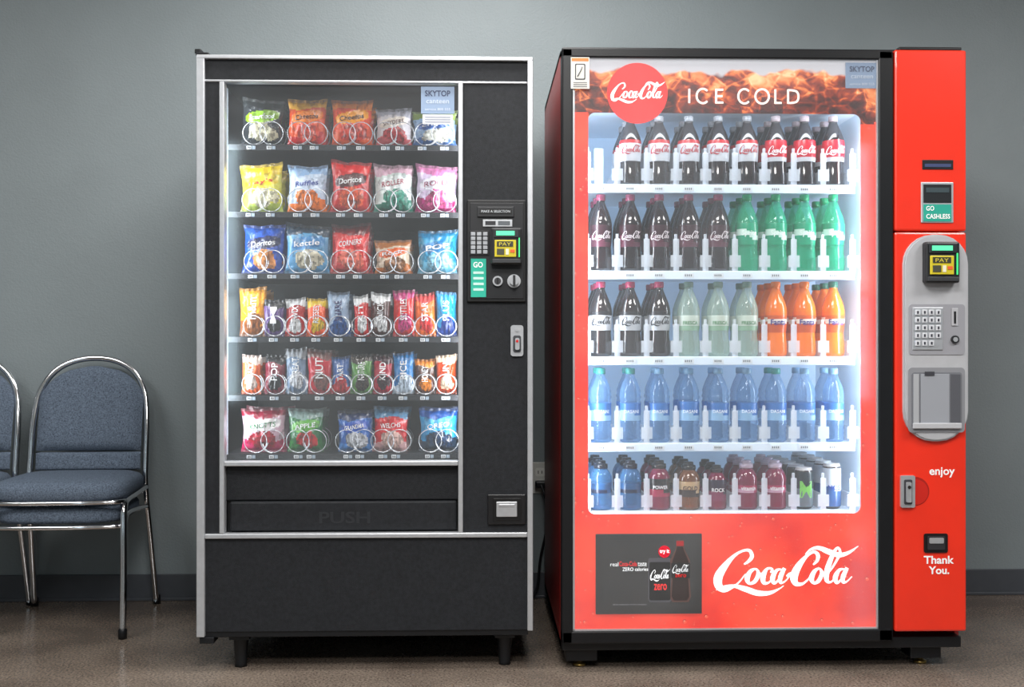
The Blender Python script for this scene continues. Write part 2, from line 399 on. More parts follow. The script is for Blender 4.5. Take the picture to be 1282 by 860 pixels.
def bag(mb, a0, a1, c0, z0, st, tk=.022, vertical=False, back=0.0, res=(26, 36)):
    Yb = YB + back
    px = (a0 + a1) / 2
    X0, X1 = PX(a0, YB), PX(a1, YB); Z1 = PZ(px, c0, YB); Z0 = z0 + .002
    w = (X1 - X0) * 1.06; h = Z1 - Z0; cx = (X0 + X1) / 2; seed = random.random() * 50
    rot = radians(random.uniform(-4, 4)); lean = random.uniform(-.004, .012); sk = random.uniform(-.05, .05)
    if back: h *= random.uniform(.93, 1.0)
    nx, nz = res
    def surf(u, v, side=-1):
        e = max(0, 1 - abs(u) ** 2.2) ** .75
        vv = min(1, max(0, (v - .05) / .89)); g = max(0, sin(pi * vv ** .85)) ** .55
        wr = noise.noise(Vector((u * 2.0 + seed, v * 2.6, seed))) * .4 + noise.noise(Vector((u * 4.5 + seed, v * 5, seed))) * .25 + abs(noise.noise(Vector((u * 3.5 + v * 2, v * 6 - u, seed)))) * .25
        cr = sin(u * 15 + seed) * .0028 * (exp(-v * 8) + exp(-(1 - v) * 8))
        y = side * tk * e * g * (1 + wr) + cr
        hw = w / 2 * (1 - .11 * g + .05 * noise.noise(Vector((v * 4, seed, u * .5))))
        X = u * hw; Zl = v * h
        dz_ = v ** 4 * h * (sk * u * .7 + .03 * noise.noise(Vector((u * 2, seed, 0)))) + v ** 6 * h * .03 * u * u
        return (cx + X * cos(rot) - (Zl - h / 2) * sin(rot) * .6, Yb + y + lean * v, Z0 + Zl + dz_ + X * sin(rot) * min(1, v * 3))
    def pcol(u, v):
        m_ = st.get('m'); t_ = st.get('t', m_); b_ = st.get('b', m_); lg = st.get('l'); im = st.get('i')
        nn = noise.noise(Vector((u * 3 + seed, v * 4, 2)))
        c = m_
        if v > .8 + .04 * sin(u * 3 + seed): c = t_
        if v < .26 + .07 * sin(u * 2.5 + seed): c = b_
        if im:
            du, dv = (u - .1) / .68, (v - .3) / .2
            if du * du + dv * dv + nn * .7 < 1:
                n3 = noise.noise(Vector((u * 7 + seed, v * 11, 5)))
                c = im if n3 > -.05 else tuple(k * .5 for k in im[:3]) + (1,)
        if lg:
            du, dv = u / .86, (v - .63 - .06 * u) / .13
            if abs(du) ** 2.5 + abs(dv) ** 2.5 < 1: c = lg
        n4 = noise.noise(Vector((u * 5 + seed * 2, v * 7, 9)))
        if n4 > .33: c = tuple(k * .62 for k in c[:3]) + (1,)
        if v < .05 or v > .95:
            c = tuple(min(1, k * .75 + .08) for k in c[:3]) + (1,)
        return sat(c)
    for side in (-1, 1):
        vs = [surf(-1 + 2 * i / nx, j / nz, side if side < 0 else .6) for j in range(nz + 1) for i in range(nx + 1)]
        fs = []; cs = []
        for j in range(nz):
            for i in range(nx):
                k = j * (nx + 1) + i; fs.append((k, k + 1, k + nx + 2, k + nx + 1))
                cs.append(pcol(-1 + 2 * (i + .5) / nx, (j + .5) / nz))
        mb.add(vs, fs, 0, cs, True)
    tx = st.get('x')
    if tx and not back:
        tcx = st.get('xc', WHT)
        def fn(a, q):
            if vertical: u = -.34 + .68 * q; u = -u; v = .36 + .45 * a
            else: u = -.62 + 1.24 * a; v = .57 + .11 * q + .06 * u
            P = surf(u, v); return (P[0], P[1] - .0025, P[2])
        mb.text(tx, fn, 0, tcx, .01)
W_ = C(232, 234, 236); K = C(28, 30, 34); R_ = C(205, 28, 34); O_ = C(240, 120, 30); Yl = C(245, 205, 60); B_ = C(35, 75, 165)
chips = MB()
rows = {
 0: [(303, 354, 125, dict(m=C(36, 40, 44), t=C(34, 40, 42), b=C(30, 34, 38), l=C(130, 170, 55), i=C(200, 195, 170), x='Smartfood', xc=W_)),
     (361, 408, 125, dict(m=C(230, 95, 35), t=C(240, 180, 80), b=C(205, 45, 35), l=C(240, 140, 45), i=C(225, 80, 40), x='Cheetos', xc=K)),
     (416, 466, 126, dict(m=C(235, 90, 28), t=C(240, 140, 60), b=C(232, 100, 40), l=C(250, 170, 60), i=C(215, 70, 35), x='Cheetos', xc=K)),
     (471, 515, 137, dict(m=C(205, 200, 205), t=C(165, 165, 175), b=C(190, 90, 95), l=C(225, 215, 205), i=C(185, 60, 65), x='SNYDERS', xc=C(70, 20, 30))),
     (517, 571, 140, dict(m=C(150, 178, 210), t=C(130, 150, 85), b=C(75, 110, 165), l=C(60, 90, 150), i=C(215, 215, 205), x='chips', xc=W_))],
 1: [(302, 353, 206, dict(m=C(205, 200, 85), t=C(225, 195, 70), b=C(170, 185, 95), l=C(230, 205, 60), i=C(225, 220, 190), x="Lay's", xc=R_)),
     (361, 409, 208, dict(m=C(195, 212, 232), t=C(160, 190, 225), b=C(230, 125, 55), l=C(205, 220, 240), i=C(235, 130, 55), x='Ruffles', xc=C(40, 60, 150))),
     (415, 463, 203, dict(m=C(195, 28, 40), t=C(220, 45, 55), b=C(180, 28, 40), l=C(75, 12, 24), i=C(225, 100, 70), x='Doritos', xc=W_)),
     (469, 516, 207, dict(m=C(205, 215, 212), t=C(205, 170, 185), b=C(35, 115, 95), l=C(220, 226, 226), i=C(60, 135, 115), x='ROLLER', xc=C(150, 30, 60))),
     (521, 571, 208, dict(m=C(205, 190, 215), t=C(190, 120, 160), b=C(150, 50, 100), l=C(225, 225, 235), i=C(195, 90, 135), x='ROLD', xc=C(130, 30, 70)))],
 2: [(305, 355, 282, dict(m=C(45, 78, 165), t=C(55, 92, 180), b=C(48, 75, 150), l=C(22, 30, 70), i=C(205, 140, 90), x='Doritos', xc=W_)),
     (358, 412, 282, dict(m=C(110, 165, 205), t=C(50, 70, 90), b=C(95, 150, 190), l=C(80, 135, 185), i=C(205, 200, 180), x='kettle', xc=W_)),
     (415, 462, 281, dict(m=C(200, 34, 42), t=C(120, 24, 34), b=C(200, 80, 80), l=C(220, 50, 55), i=C(225, 120, 105), x='CORNERS', xc=W_)),
     (470, 514, 301, dict(m=C(212, 195, 175), t=C(175, 115, 70), b=C(180, 105, 50), l=C(210, 100, 40), i=C(140, 95, 60), x='Rock', xc=W_)),
     (524, 572, 289, dict(m=C(60, 135, 170), t=C(45, 115, 155), b=C(100, 155, 180), l=C(45, 105, 150), i=C(130, 175, 195), x='POP', xc=W_))],
 5: [(303, 357, 512, dict(m=C(205, 175, 190), t=C(135, 32, 55), b=C(180, 50, 90), l=C(228, 224, 226), i=C(160, 35, 55), x="KNOTTS", xc=C(30, 110, 60))),
     (362, 404, 513, dict(m=C(38, 105, 60), t=C(140, 165, 160), b=C(40, 115, 50), l=C(100, 170, 75), i=C(190, 35, 48), x='APPLE', xc=W_)),
     (424, 465, 515, dict(m=C(52, 100, 175), t=C(40, 55, 95), b=C(75, 130, 195), l=C(35, 80, 170), i=C(205, 208, 215), x='GRANDMA', xc=W_)),
     (468, 510, 512, dict(m=C(190, 42, 50), t=C(90, 135, 170), b=C(200, 160, 160), l=C(200, 50, 55), i=C(220, 185, 175), x='WELCHS', xc=W_)),
     (526, 572, 512, dict(m=C(70, 150, 200), t=C(30, 78, 145), b=C(34, 52, 72), l=C(85, 165, 210), i=C(32, 52, 80), x='OREO', xc=W_))]}
for r, L in rows.items():
    for a0, a1, c0, st in L:
        bag(chips, a0, a1, c0, tz[r], st, .023)
        for q in (1, 2): bag(chips, a0, a1, c0, tz[r], st, .021, back=.070 * q, res=(12, 16))
        cx = PX((a0 + a1) / 2, YT)
        coil(cx - .026, tz[r], .035, 1); coil(cx + .026, tz[r], .035, -1)
        label(PX(a0 + 12, YT), tz[r]); label(PX(a1 - 14, YT), tz[r])
chips.build('chip_bags', [M_bag])
bars = MB()
brow = {
 3: [(300, 333, 361, C(222, 155, 40), C(130, 75, 28), 'm&m', 1), (330, 356, 376, C(95, 75, 125), K, 'M', 0), (357, 382, 374, C(170, 36, 42), W_, 'TWIX', 0), (384, 408, 374, C(235, 100, 30), C(225, 190, 60), "REESES", 0),
     (410, 438, 366, C(160, 180, 205), C(50, 85, 145), 'SHARE', 1), (443, 462, 371, C(200, 36, 42), W_, 'KIT', 0), (464, 489, 368, C(75, 45, 40), W_, 'SNICK', 0), (492, 519, 364, C(200, 30, 38), C(190, 60, 120), 'SKITTLES', 0),
     (519, 545, 368, C(235, 115, 30), C(200, 40, 30), 'STAR', 0), (546, 571, 366, C(55, 140, 190), C(30, 60, 130), 'PLUS', 1)],
 4: [(303, 327, 445, C(222, 110, 75), C(220, 200, 190), 'CRACK', 0), (331, 357, 445, C(120, 40, 55), K, 'POP', 0), (357, 384, 437, C(125, 145, 170), C(210, 215, 222), 'TREAT', 0), (385, 416, 438, C(185, 45, 58), C(120, 80, 75), 'NUT', 0),
     (415, 438, 447, C(60, 95, 155), C(185, 50, 55), 'TART', 1), (439, 466, 444, C(90, 140, 72), C(60, 50, 45), 'NATURE', 0), (467, 491, 444, C(170, 34, 62), C(60, 30, 40), 'KIND', 0), (492, 518, 442, C(50, 120, 180), C(200, 215, 230), 'RICE', 1),
     (519, 545, 450, C(80, 48, 38), C(220, 135, 45), 'HONEY', 0), (546, 571, 445, C(185, 75, 42), C(225, 200, 175), 'BUN', 0)]}
for r, L in brow.items():
    for a0, a1, c0, m1, m2, tx, k in L:
        st = dict(m=m1, t=m1 if k else m2, b=m2 if k else m1, i=m2, x=tx, xc=W_ if m1[1] < .4 else C(40, 30, 90))
        bag(bars, a0 + .5, a1 - .5, c0, tz[r], st, .013, True)
        for q in (1, 2): bag(bars, a0 + .5, a1 - .5, c0, tz[r], st, .012, True, back=.07 * q, res=(8, 14))
        coil(PX((a0 + a1) / 2, YT), tz[r], .031); label(PX((a0 + a1) / 2, YT), tz[r])
bars.build('candy_bars', [M_bag])
tb.build('trays', [M_cav, M_black], snack)
cb.build('coils', [M_wire], snack)
lb.build('price_labels', [M_attr], snack)
b = MB()
def sign(b, XX, ZZ, Y, a0, a1, c0, c1):
    b.box(XX(a0), XX(a1), Y - .002, Y, ZZ(c1), ZZ(c0), 0, C(134, 156, 186))
    w = a1 - a0; h = c1 - c0
    b.ftext('SKYTOP', XX(a0 + .12 * w), XX(a1 - .12 * w), ZZ(c0 + .36 * h), ZZ(c0 + .14 * h), Y - .003, 0, C(45, 60, 95), .02)
    b.ftext('canteen', XX(a0 + .16 * w), XX(a1 - .16 * w), ZZ(c0 + .62 * h), ZZ(c0 + .48 * h), Y - .003, 0, C(205, 215, 228), 0)
    b.ftext('service 800 555', XX(a0 + .12 * w), XX(a1 - .12 * w), ZZ(c0 + .88 * h), ZZ(c0 + .79 * h), Y - .003, 0, C(205, 215, 228))
sign(b, LX, LZ, YL + .011, 526, 568, 107, 141)
b.box(LX(528), LX(566), YL + .0095, YL + .011, LZ(154), LZ(142), 0, C(215, 218, 226))
for k in range(3): b.box(LX(531), LX(563), YL + .009, YL + .0095, LZ(146 + k * 3), LZ(145 + k * 3), 0, C(120, 125, 140))
b.build('service_sticker', [M_attr], snack)

def reader(b, XX, ZZ, Y, x, y, s=1.0):
    def bx(a0, a1, c0, c1, ya, yb_, mi, col, bev=0):
        b.box(XX(x + a0 * s), XX(x + a1 * s), Y + ya, Y + yb_, ZZ(y + c1 * s), ZZ(y + c0 * s), mi, col, bev)
    bx(0, 42, 0, 50, -.03, 0, 0, C(24, 25, 28), .006)
    bx(4, 38, 2, 14, -.034, -.03, 0, C(35, 38, 42), .002)
    bx(7, 32, 5, 11, -.036, -.034, 1, C(80, 205, 150))
    bx(5, 34, 17, 40, -.034, -.03, 0, C(205, 188, 40), .002)
    bx(8, 30, 19, 26, -.0355, -.034, 0, C(55, 55, 45)); bx(8, 18, 29, 37, -.0355, -.034, 0, C(70, 70, 55)); bx(20, 24, 29, 37, -.0355, -.034, 0, C(230, 225, 200)); bx(26, 32, 30, 34, -.0355, -.034, 0, C(225, 95, 45))
    b.ftext('PAY', XX(x + 11 * s), XX(x + 27 * s), ZZ(y + 25 * s), ZZ(y + 20.5 * s), Y - .0362, 0, C(215, 200, 60))
    bx(37.5, 39, 14, 40, -.033, -.029, 1, C(60, 220, 120))
    bx(2, 40, 43, 48, -.036, -.03, 0, C(50, 52, 55), .001)
b = MB()
b.box(LX(584), LX(658), YL - .010, YL, LZ(378), LZ(250), 0, C(14, 15, 17), .003)
b.box(LX(588), LX(655), YL - .013, YL - .010, LZ(374), LZ(254), 0, C(22, 23, 27), .002)
b.box(LX(597), LX(643), YL - .019, YL - .013, LZ(272), LZ(259), 0, C(34, 35, 38), .002)
b.box(LX(600), LX(640), YL - .0205, YL - .019, LZ(268), LZ(262), 0, C(8, 8, 9))
b.ftext('MAKE A SELECTION', LX(602), LX(638), LZ(266.5), LZ(263.5), YL - .0215, 0, C(200, 205, 210))
b.box(LX(604), LX(641), YL - .017, YL - .013, LZ(284), LZ(275), 2, WHT, .001)
b.box(LX(607), LX(620), YL - .018, YL - .017, LZ(282), LZ(277), 0, C(40, 40, 45)); b.box(LX(623), LX(638), YL - .018, YL - .017, LZ(282), LZ(277), 0, C(90, 95, 100))
b.box(LX(587), LX(612), YL - .016, YL - .013, LZ(320), LZ(289), 0, C(15, 15, 17), .001)
for i in range(3):
    for j in range(5):
        b.box(LX(589 + i * 7.6), LX(594.6 + i * 7.6), YL - .020, YL - .016, LZ(295.5 + j * 5.6), LZ(291 + j * 5.6), 0, C(160, 163, 168), .001)
b.box(LX(589), LX(608), YL - .015, YL - .013, LZ(372), LZ(324), 0, C(40, 175, 150))
b.ftext('GO', LX(592), LX(604), LZ(335), LZ(328), YL - .0155, 0, WHT, .02)
for k in range(4): b.box(LX(592), LX(605), YL - .0155, YL - .015, LZ(343 + k * 7), LZ(340 + k * 7), 0, C(195, 230, 220))
reader(b, LX, LZ, YL - .013, 614, 286, .92)
b.disc(LX(622.5), LZ(352), .015, YL - .022, YL - .013, 2); b.disc(LX(622.5), LZ(352), .010, YL - .024, YL - .022, 0, C(60, 60, 64)); b.box(LX(621.7), LX(623.3), YL - .025, YL - .024, LZ(356), LZ(348), 0, C(5, 5, 5))
b.disc(LX(643), LZ(352), .020, YL - .020, YL - .013, 2); b.disc(LX(643), LZ(352), .013, YL - .034, YL - .020, 2); b.box(LX(641.5), LX(644.5), YL - .04, YL - .03, LZ(359), LZ(345), 0, C(40, 40, 42), .001)
b.build('control_panel', [M_attr, M_emit, M_silver], snack)
b = MB()
b.rrect(LX(639), LX(655), LZ(446), LZ(407), .008, YL - .007, YL, 2)
b.rrect(LX(642), LX(652), LZ(441), LZ(420), .006, YL - .009, YL - .007, 0, C(60, 62, 66))
b.rrect(LX(644.5), LX(650), LZ(438), LZ(423), .005, YL - .018, YL - .009, 2)
b.disc(LX(647), LZ(427), .004, YL - .020, YL - .018, 0, C(200, 30, 30)); b.disc(LX(647), LZ(413), .005, YL - .010, YL - .007, 2)
b.build('door_lock', [M_attr, M_emit, M_silver], snack)
b = MB()
b.box(LX(610), LX(658), YL - .008, YL, LZ(657), LZ(619), 0, C(16, 16, 19), .003)
b.box(LX(617), LX(652), YL - .010, YL - .008, LZ(652), LZ(624), 0, C(8, 8, 10), .001)
b.box(LX(621), LX(647), YL - .014, YL - .010, LZ(647), LZ(628), 2, WHT, .002); b.box(LX(624), LX(644), YL - .016, YL - .014, LZ(634), LZ(631), 2, WHT, .001)
b.build('coin_return', [M_attr, M_emit, M_silver], snack)

# ================================================================== BEVERAGE MACHINE
bev = empty('beverage_vending_machine')
ZR = RZ(62); rb = 4.08
x0, x1 = RX(703), RX(1209); zb2 = RZ(812)
M_side = mat('red_side_paint', C(140, 26, 23), .35, 0, .05, 8)
b = MB()
b.box(x0, x0 + .012, YR + .05, rb, zb2, ZR, 1); b.box(x1 - .012, x1, YR + .05, rb, zb2, ZR, 1)
b.box(x0, x1, YR + .05, rb, ZR - .012, ZR + .004, 0); b.box(x0, x1, YR + .05, rb, zb2, zb2 + .02, 0); b.box(x0, x1, rb - .012, rb, zb2, ZR, 1)
b.box(RX(706), RX(1202), YR + .02, YR + .10, RZ(58.5), RZ(62.5), 0, bev=.002)
b.box(RX(1125), RX(1204), YR + .0, YR + .12, RZ(57), RZ(61), 0, bev=.002)
b.box(RX(704), RX(1206), YR + .012, YR + .06, RZ(814), RZ(800), 0, bev=.004)
b.build('cabinet_shell', [M_dark, M_side], bev)
b = MB()
for X in (RX(728), RX(1163)):
    for Y in (YR + .07, rb - .1):
        b.box(X - .045, X + .05, Y - .04, Y + .04, .022, zb2, 0, bev=.004)
        b.lathe([(0, 0), (.02, 0), (.02, .006), (.010, .009), (.009, .024)], X, Y, 0, 14, 1)
b.box(RX(760), RX(1135), YR + .13, YR + .16, .03, zb2, 0)
b.build('feet', [M_dark, mat('brass', C(170, 140, 80), .35, .9)], bev)
b = MB()
for a0, a1, c0, c1 in ((703, 717, 63, 803), (1097, 1116, 63, 803), (703, 1116, 62, 75), (703, 1116, 787, 803)):
    b.box(RX(a0), RX(a1), YR - .012, YR + .05, RZ(c1), RZ(c0), 0, bev=.005)
b.box(RX(716.5), RX(719), YR - .008, YR, RZ(787), RZ(75), 1); b.box(RX(1095.5), RX(1098), YR - .008, YR, RZ(787), RZ(75), 1)
b.box(RX(717), RX(1097), YR - .008, YR, RZ(788), RZ(785.5), 1)
b.build('door_bezel', [M_dark, M_silver], bev)

# backlit graphic
m, nt, out = new_mat('backlit_red_graphic'); M_rg = m
g = N(nt, 'ShaderNodeNewGeometry'); nz = N(nt, 'ShaderNodeTexNoise'); nz.inputs['Scale'].default_value = 4; nz.inputs['Detail'].default_value = 3
nt.links.new(g.outputs['Position'], nz.inputs['Vector'])
r = N(nt, 'ShaderNodeValToRGB'); r.color_ramp.elements[0].position = .35; r.color_ramp.elements[1].position = .68
r.color_ramp.elements[0].color = C(196, 24, 16); r.color_ramp.elements[1].color = C(240, 66, 36)
nt.links.new(nz.outputs['Fac'], r.inputs['Fac'])
p = N(nt, 'ShaderNodeBsdfPrincipled'); p.inputs['Roughness'].default_value = .3
nt.links.new(r.outputs[0], p.inputs['Base Color']); nt.links.new(r.outputs[0], p.inputs['Emission Color']); p.inputs['Emission Strength'].default_value = .75
nt.links.new(p.outputs[0], out.inputs[0])
# cola + ice: voronoi ice cubes in amber liquid under a pale frothy rim
m, nt, out = new_mat('backlit_cola_ice_graphic'); M_ice = m
g = N(nt, 'ShaderNodeNewGeometry')
mp = N(nt, 'ShaderNodeMapping'); mp.inputs['Scale'].default_value = (15, 1, 20); nt.links.new(g.outputs['Position'], mp.inputs['Vector'])
vo = N(nt, 'ShaderNodeTexNoise'); vo.inputs['Scale'].default_value = 1.5; vo.inputs['Detail'].default_value = 6; vo.inputs['Distortion'].default_value = .9
nt.links.new(mp.outputs[0], vo.inputs['Vector'])
ce = N(nt, 'ShaderNodeTexVoronoi', feature='DISTANCE_TO_EDGE'); ce.inputs['Scale'].default_value = 1.0
nt.links.new(mp.outputs[0], ce.inputs['Vector'])
cl = N(nt, 'ShaderNodeTexVoronoi'); cl.inputs['Scale'].default_value = 1.0; nt.links.new(mp.outputs[0], cl.inputs['Vector'])
sc = N(nt, 'ShaderNodeSeparateColor'); nt.links.new(cl.outputs['Color'], sc.inputs[0])
sx = N(nt, 'ShaderNodeSeparateXYZ'); nt.links.new(g.outputs['Position'], sx.inputs[0])
hz = N(nt, 'ShaderNodeMapRange'); hz.inputs['From Min'].default_value = RZ(142); hz.inputs['From Max'].default_value = RZ(90); hz.inputs['To Min'].default_value = -.22; hz.inputs['To Max'].default_value = .06
nt.links.new(sx.outputs['Z'], hz.inputs['Value'])
ad = N(nt, 'ShaderNodeMath', operation='ADD'); nt.links.new(vo.outputs['Fac'], ad.inputs[0]); nt.links.new(hz.outputs[0], ad.inputs[1])
a2 = N(nt, 'ShaderNodeMath', operation='MULTIPLY_ADD'); a2.inputs[1].default_value = .20; nt.links.new(sc.outputs[0], a2.inputs[0]); nt.links.new(ad.outputs[0], a2.inputs[2])
er = N(nt, 'ShaderNodeMapRange'); er.inputs['From Min'].default_value = 0; er.inputs['From Max'].default_value = .09; er.inputs['To Min'].default_value = .12; er.inputs['To Max'].default_value = 0
nt.links.new(ce.outputs['Distance'], er.inputs['Value'])
a3 = N(nt, 'ShaderNodeMath', operation='ADD'); nt.links.new(a2.outputs[0], a3.inputs[0]); nt.links.new(er.outputs[0], a3.inputs[1])
r = N(nt, 'ShaderNodeValToRGB'); el = r.color_ramp.elements
el[0].position = .28; el[0].color = C(46, 13, 9); el[1].position = .88; el[1].color = C(245, 190, 140)
e = el.new(.42); e.color = C(92, 28, 14); e = el.new(.54); e.color = C(150, 52, 22); e = el.new(.64); e.color = C(208, 105, 45); e = el.new(.74); e.color = C(225, 140, 80)
nt.links.new(a3.outputs[0], r.inputs['Fac'])
n3 = N(nt, 'ShaderNodeTexNoise'); n3.inputs['Scale'].default_value = 14; n3.inputs['Detail'].default_value = 2; nt.links.new(g.outputs['Position'], n3.inputs['Vector'])
ma = N(nt, 'ShaderNodeMath', operation='MULTIPLY_ADD'); ma.inputs[1].default_value = .06; nt.links.new(n3.outputs['Fac'], ma.inputs[0]); nt.links.new(sx.outputs['Z'], ma.inputs[2])
mr = N(nt, 'ShaderNodeMapRange'); zc = RZ(91) + .030; mr.inputs['From Min'].default_value = zc - .003; mr.inputs['From Max'].default_value = zc + .005
nt.links.new(ma.outputs[0], mr.inputs['Value'])
mx = N(nt, 'ShaderNodeMix', data_type='RGBA'); mx.inputs[7].default_value = C(180, 180, 186)
nt.links.new(mr.outputs[0], mx.inputs[0]); nt.links.new(r.outputs[0], mx.inputs[6])
p = N(nt, 'ShaderNodeBsdfPrincipled'); p.inputs['Roughness'].default_value = .3
nt.links.new(mx.outputs[2], p.inputs['Base Color']); nt.links.new(mx.outputs[2], p.inputs['Emission Color']); p.inputs['Emission Strength'].default_value = .6
nt.links.new(p.outputs[0], out.inputs[0])
b = MB(); ya, yb2 = YR, YR + .006
b.box(RX(717), RX(1097), ya, yb2, RZ(142), RZ(75), 1)
b.box(RX(717), RX(736), ya, yb2, RZ(787), RZ(155), 0); b.box(RX(717), RX(736), ya, yb2, RZ(155), RZ(142), 0)
b.box(RX(1077), RX(1097), ya, yb2, RZ(787), RZ(155), 0); b.box(RX(1077), RX(1097), ya, yb2, RZ(155), RZ(142), 1)
b.box(RX(736), RX(1077), ya, yb2, RZ(787), RZ(643), 0)
rr = 9
for cx, cz, sx_, sz_, mi in ((736, 142, 1, 1, 1), (1077, 142, -1, 1, 1), (736, 643, 1, -1, 0), (1077, 643, -1, -1, 0)):
    pts = [(RX(cx), RZ(cz))]
    for k in range(9):
        a = pi / 2 * k / 8; pts.append((RX(cx + sx_ * (rr - rr * sin(a))), RZ(cz + sz_ * (rr - rr * cos(a)))))
    n_ = len(pts)
    for k in range(1, n_ - 1): b.prism([pts[0], pts[k], pts[k + 1]], ya, yb2, mi)
Yg = YR - .001
b.disc(RX(797), RZ(118), .0905, Yg - .001, Yg, 2, C(215, 28, 26), 48)
logo(b, lambda u, v: (RX(763 + u * .37), Yg - .002, RZ(104 + v * .44)), 2, WHT)
logo(b, lambda u, v: (RX(890 + u * .995), Yg - .002, RZ(685 + v * 1.0)), 2, WHT)
def letter(ch, x0, x1):
    y0_, y1_ = 112, 130; w = 2.6; T = lambda u, v: (RX(u), Yg - .002, RZ(v)); cc = C(250, 232, 222)
    xm = (x0 + x1) / 2; ym = 121
    if ch == 'I': b.ribbon([(xm, y0_, w), (xm, ym, w), (xm, y1_, w)], T, 2, cc)
    if ch == 'C': b.ribbon([(xm + (x1 - xm) * 1.05 * cos(a), ym - 9 * sin(a), w) for a in [radians(q) for q in range(45, 316, 30)]], T, 2, cc)
    if ch == 'O': b.ribbon([(xm + (x1 - xm) * cos(a), ym - 9 * sin(a), w) for a in [radians(q) for q in range(0, 360, 30)]], T, 2, cc, True)
    if ch in 'EL':
        b.ribbon([(x0 + 1, y0_, w), (x0 + 1, ym, w), (x0 + 1, y1_, w)], T, 2, cc); b.ribbon([(x0, y1_ - 1, w), (xm, y1_ - 1, w), (x1, y1_ - 1, w)], T, 2, cc)
    if ch == 'E':
        b.ribbon([(x0, y0_ + 1, w), (xm, y0_ + 1, w), (x1, y0_ + 1, w)], T, 2, cc); b.ribbon([(x0, ym, w), (xm, ym, w), (x1 - 1, ym, w)], T, 2, cc)
    if ch == 'D':
        b.ribbon([(x0 + 1, y0_, w), (x0 + 1, ym, w), (x0 + 1, y1_, w)], T, 2, cc)
        b.ribbon([(x0 + 1, y0_ + 1, w), (x0 + 6, y0_ + 1.2, w), (x1 - 2, ym - 6, w), (x1, ym, w), (x1 - 2, ym + 6, w), (x0 + 6, y1_ - 1.2, w), (x0 + 1, y1_ - 1, w)], T, 2, cc)
for ch, xa, xb in (('I', 860, 863), ('C', 871, 886), ('E', 894, 904), ('C', 923, 938), ('O', 944, 961), ('L', 968, 977), ('D', 984, 998)): letter(ch, xa, xb)
for i in range(260):
    for _ in range(20):
        dx = random.uniform(719, 1095); dz = random.uniform(150, 783)
        if (dx < 734 or dx > 1079 or dz > 646) and not (742 < dx < 880 and 664 < dz < 770): break
    else: continue
    if 736 < dx < 1077 and dz < 646: continue
    r_ = random.uniform(.0012, .0042) if random.random() < .8 else random.uniform(.004, .0065)
    b.disc(RX(dx), RZ(dz), r_, Yg - .0006, Yg, 2, C(165, 20, 12), 12, r_ * 1.15)
    b.disc(RX(dx) + r_ * .1, RZ(dz) - r_ * .15, r_ * .8, Yg - .0009, Yg - .0006, 2, C(236, 78, 50), 12, r_ * .8)
    b.disc(RX(dx) - r_ * .25, RZ(dz) + r_ * .35, r_ * .22, Yg - .0012, Yg - .0009, 2, C(250, 170, 150), 8)
b.build('door_graphic', [M_rg, M_ice, M_emit], bev)
# screen
b = MB()
b.box(RX(745), RX(877), Yg - .006, Yg, RZ(767), RZ(667), 0, C(8, 8, 10), .002)
b.box(RX(754), RX(868), Yg - .007, Yg - .006, RZ(759), RZ(675), 0, C(20, 20, 23))
y_ = Yg - .008
b.ftext('real', RX(763), RX(773), RZ(707), RZ(702), y_, 1, W_); b.ftext('Coca-Cola', RX(774), RX(796), RZ(707), RZ(701), y_, 1, R_, .02); b.ftext('taste', RX(797), RX(808), RZ(707), RZ(702), y_, 1, W_)
b.ftext('ZERO calories', RX(778), RX(810), RZ(713), RZ(708.5), y_, 1, W_, .01)
b.rrect(RX(810), RX(839), RZ(752), RZ(697), .008, y_, y_ + .001, 0, C(95, 95, 103))
b.rrect(RX(811.5), RX(837.5), RZ(749.5), RZ(702), .005, y_ - .0006, y_, 0, C(12, 12, 14))
b.prism([(RX(x), RZ(y)) for x, y in ((845, 675), (854, 675), (855, 686), (862, 700), (861, 716), (863, 746), (860, 752), (840, 752), (837, 746), (839, 716), (837, 700), (844, 686))], y_ - .0003, y_ + .001, 0, C(100, 68, 62))
b.prism([(RX(x), RZ(y)) for x, y in ((846, 683), (853, 683), (854, 687), (860, 701), (859, 716), (861, 745), (858, 750), (842, 750), (839, 745), (841, 716), (840, 701), (845, 687))], y_ - .0008, y_ - .0003, 0, C(40, 18, 14))
b.box(RX(838.5), RX(861.5), y_ - .0016, y_ - .0008, RZ(722), RZ(703), 0, C(16, 14, 16)); b.box(RX(845), RX(854), y_ - .0016, y_ - .0006, RZ(682), RZ(676), 0, C(185, 30, 35))
logo(b, lambda u, v: (RX(812 + u * .135), y_ - .001, RZ(711 + v * .25)), 1, W_)
logo(b, lambda u, v: (RX(839.5 + u * .115), y_ - .002, RZ(705 + v * .2)), 1, W_)
b.ftext('zero', RX(843), RX(857), RZ(721), RZ(717), y_ - .002, 1, C(215, 40, 40), .02)
b.ftext('zero', RX(817), RX(833), RZ(737), RZ(729), y_ - .001, 1, C(215, 40, 40), .02)
b.disc(RX(830), RZ(689), .018, y_ - .002, y_ - .001, 1, C(225, 40, 60)); b.ftext('try it', RX(824), RX(836), RZ(692), RZ(686), y_ - .003, 1, WHT, .02)
b.ftext('2016 trademark of the company', RX(766), RX(808), RZ(756), RZ(753.5), y_, 1, C(120, 120, 125))
b.box(RX(714), RX(737), YR - .014, YR - .012, RZ(114), RZ(75), 0, C(215, 212, 205)); b.box(RX(715), RX(736), YR - .0145, YR - .014, RZ(80), RZ(76), 0, C(225, 120, 50))
b.rrect(RX(719), RX(732), RZ(103), RZ(83), .004, YR - .0145, YR - .014, 0, C(60, 60, 65)); b.rrect(RX(720.5), RX(730.5), RZ(101.5), RZ(84.5), .003, YR - .015, YR - .0145, 0, C(210, 208, 200))
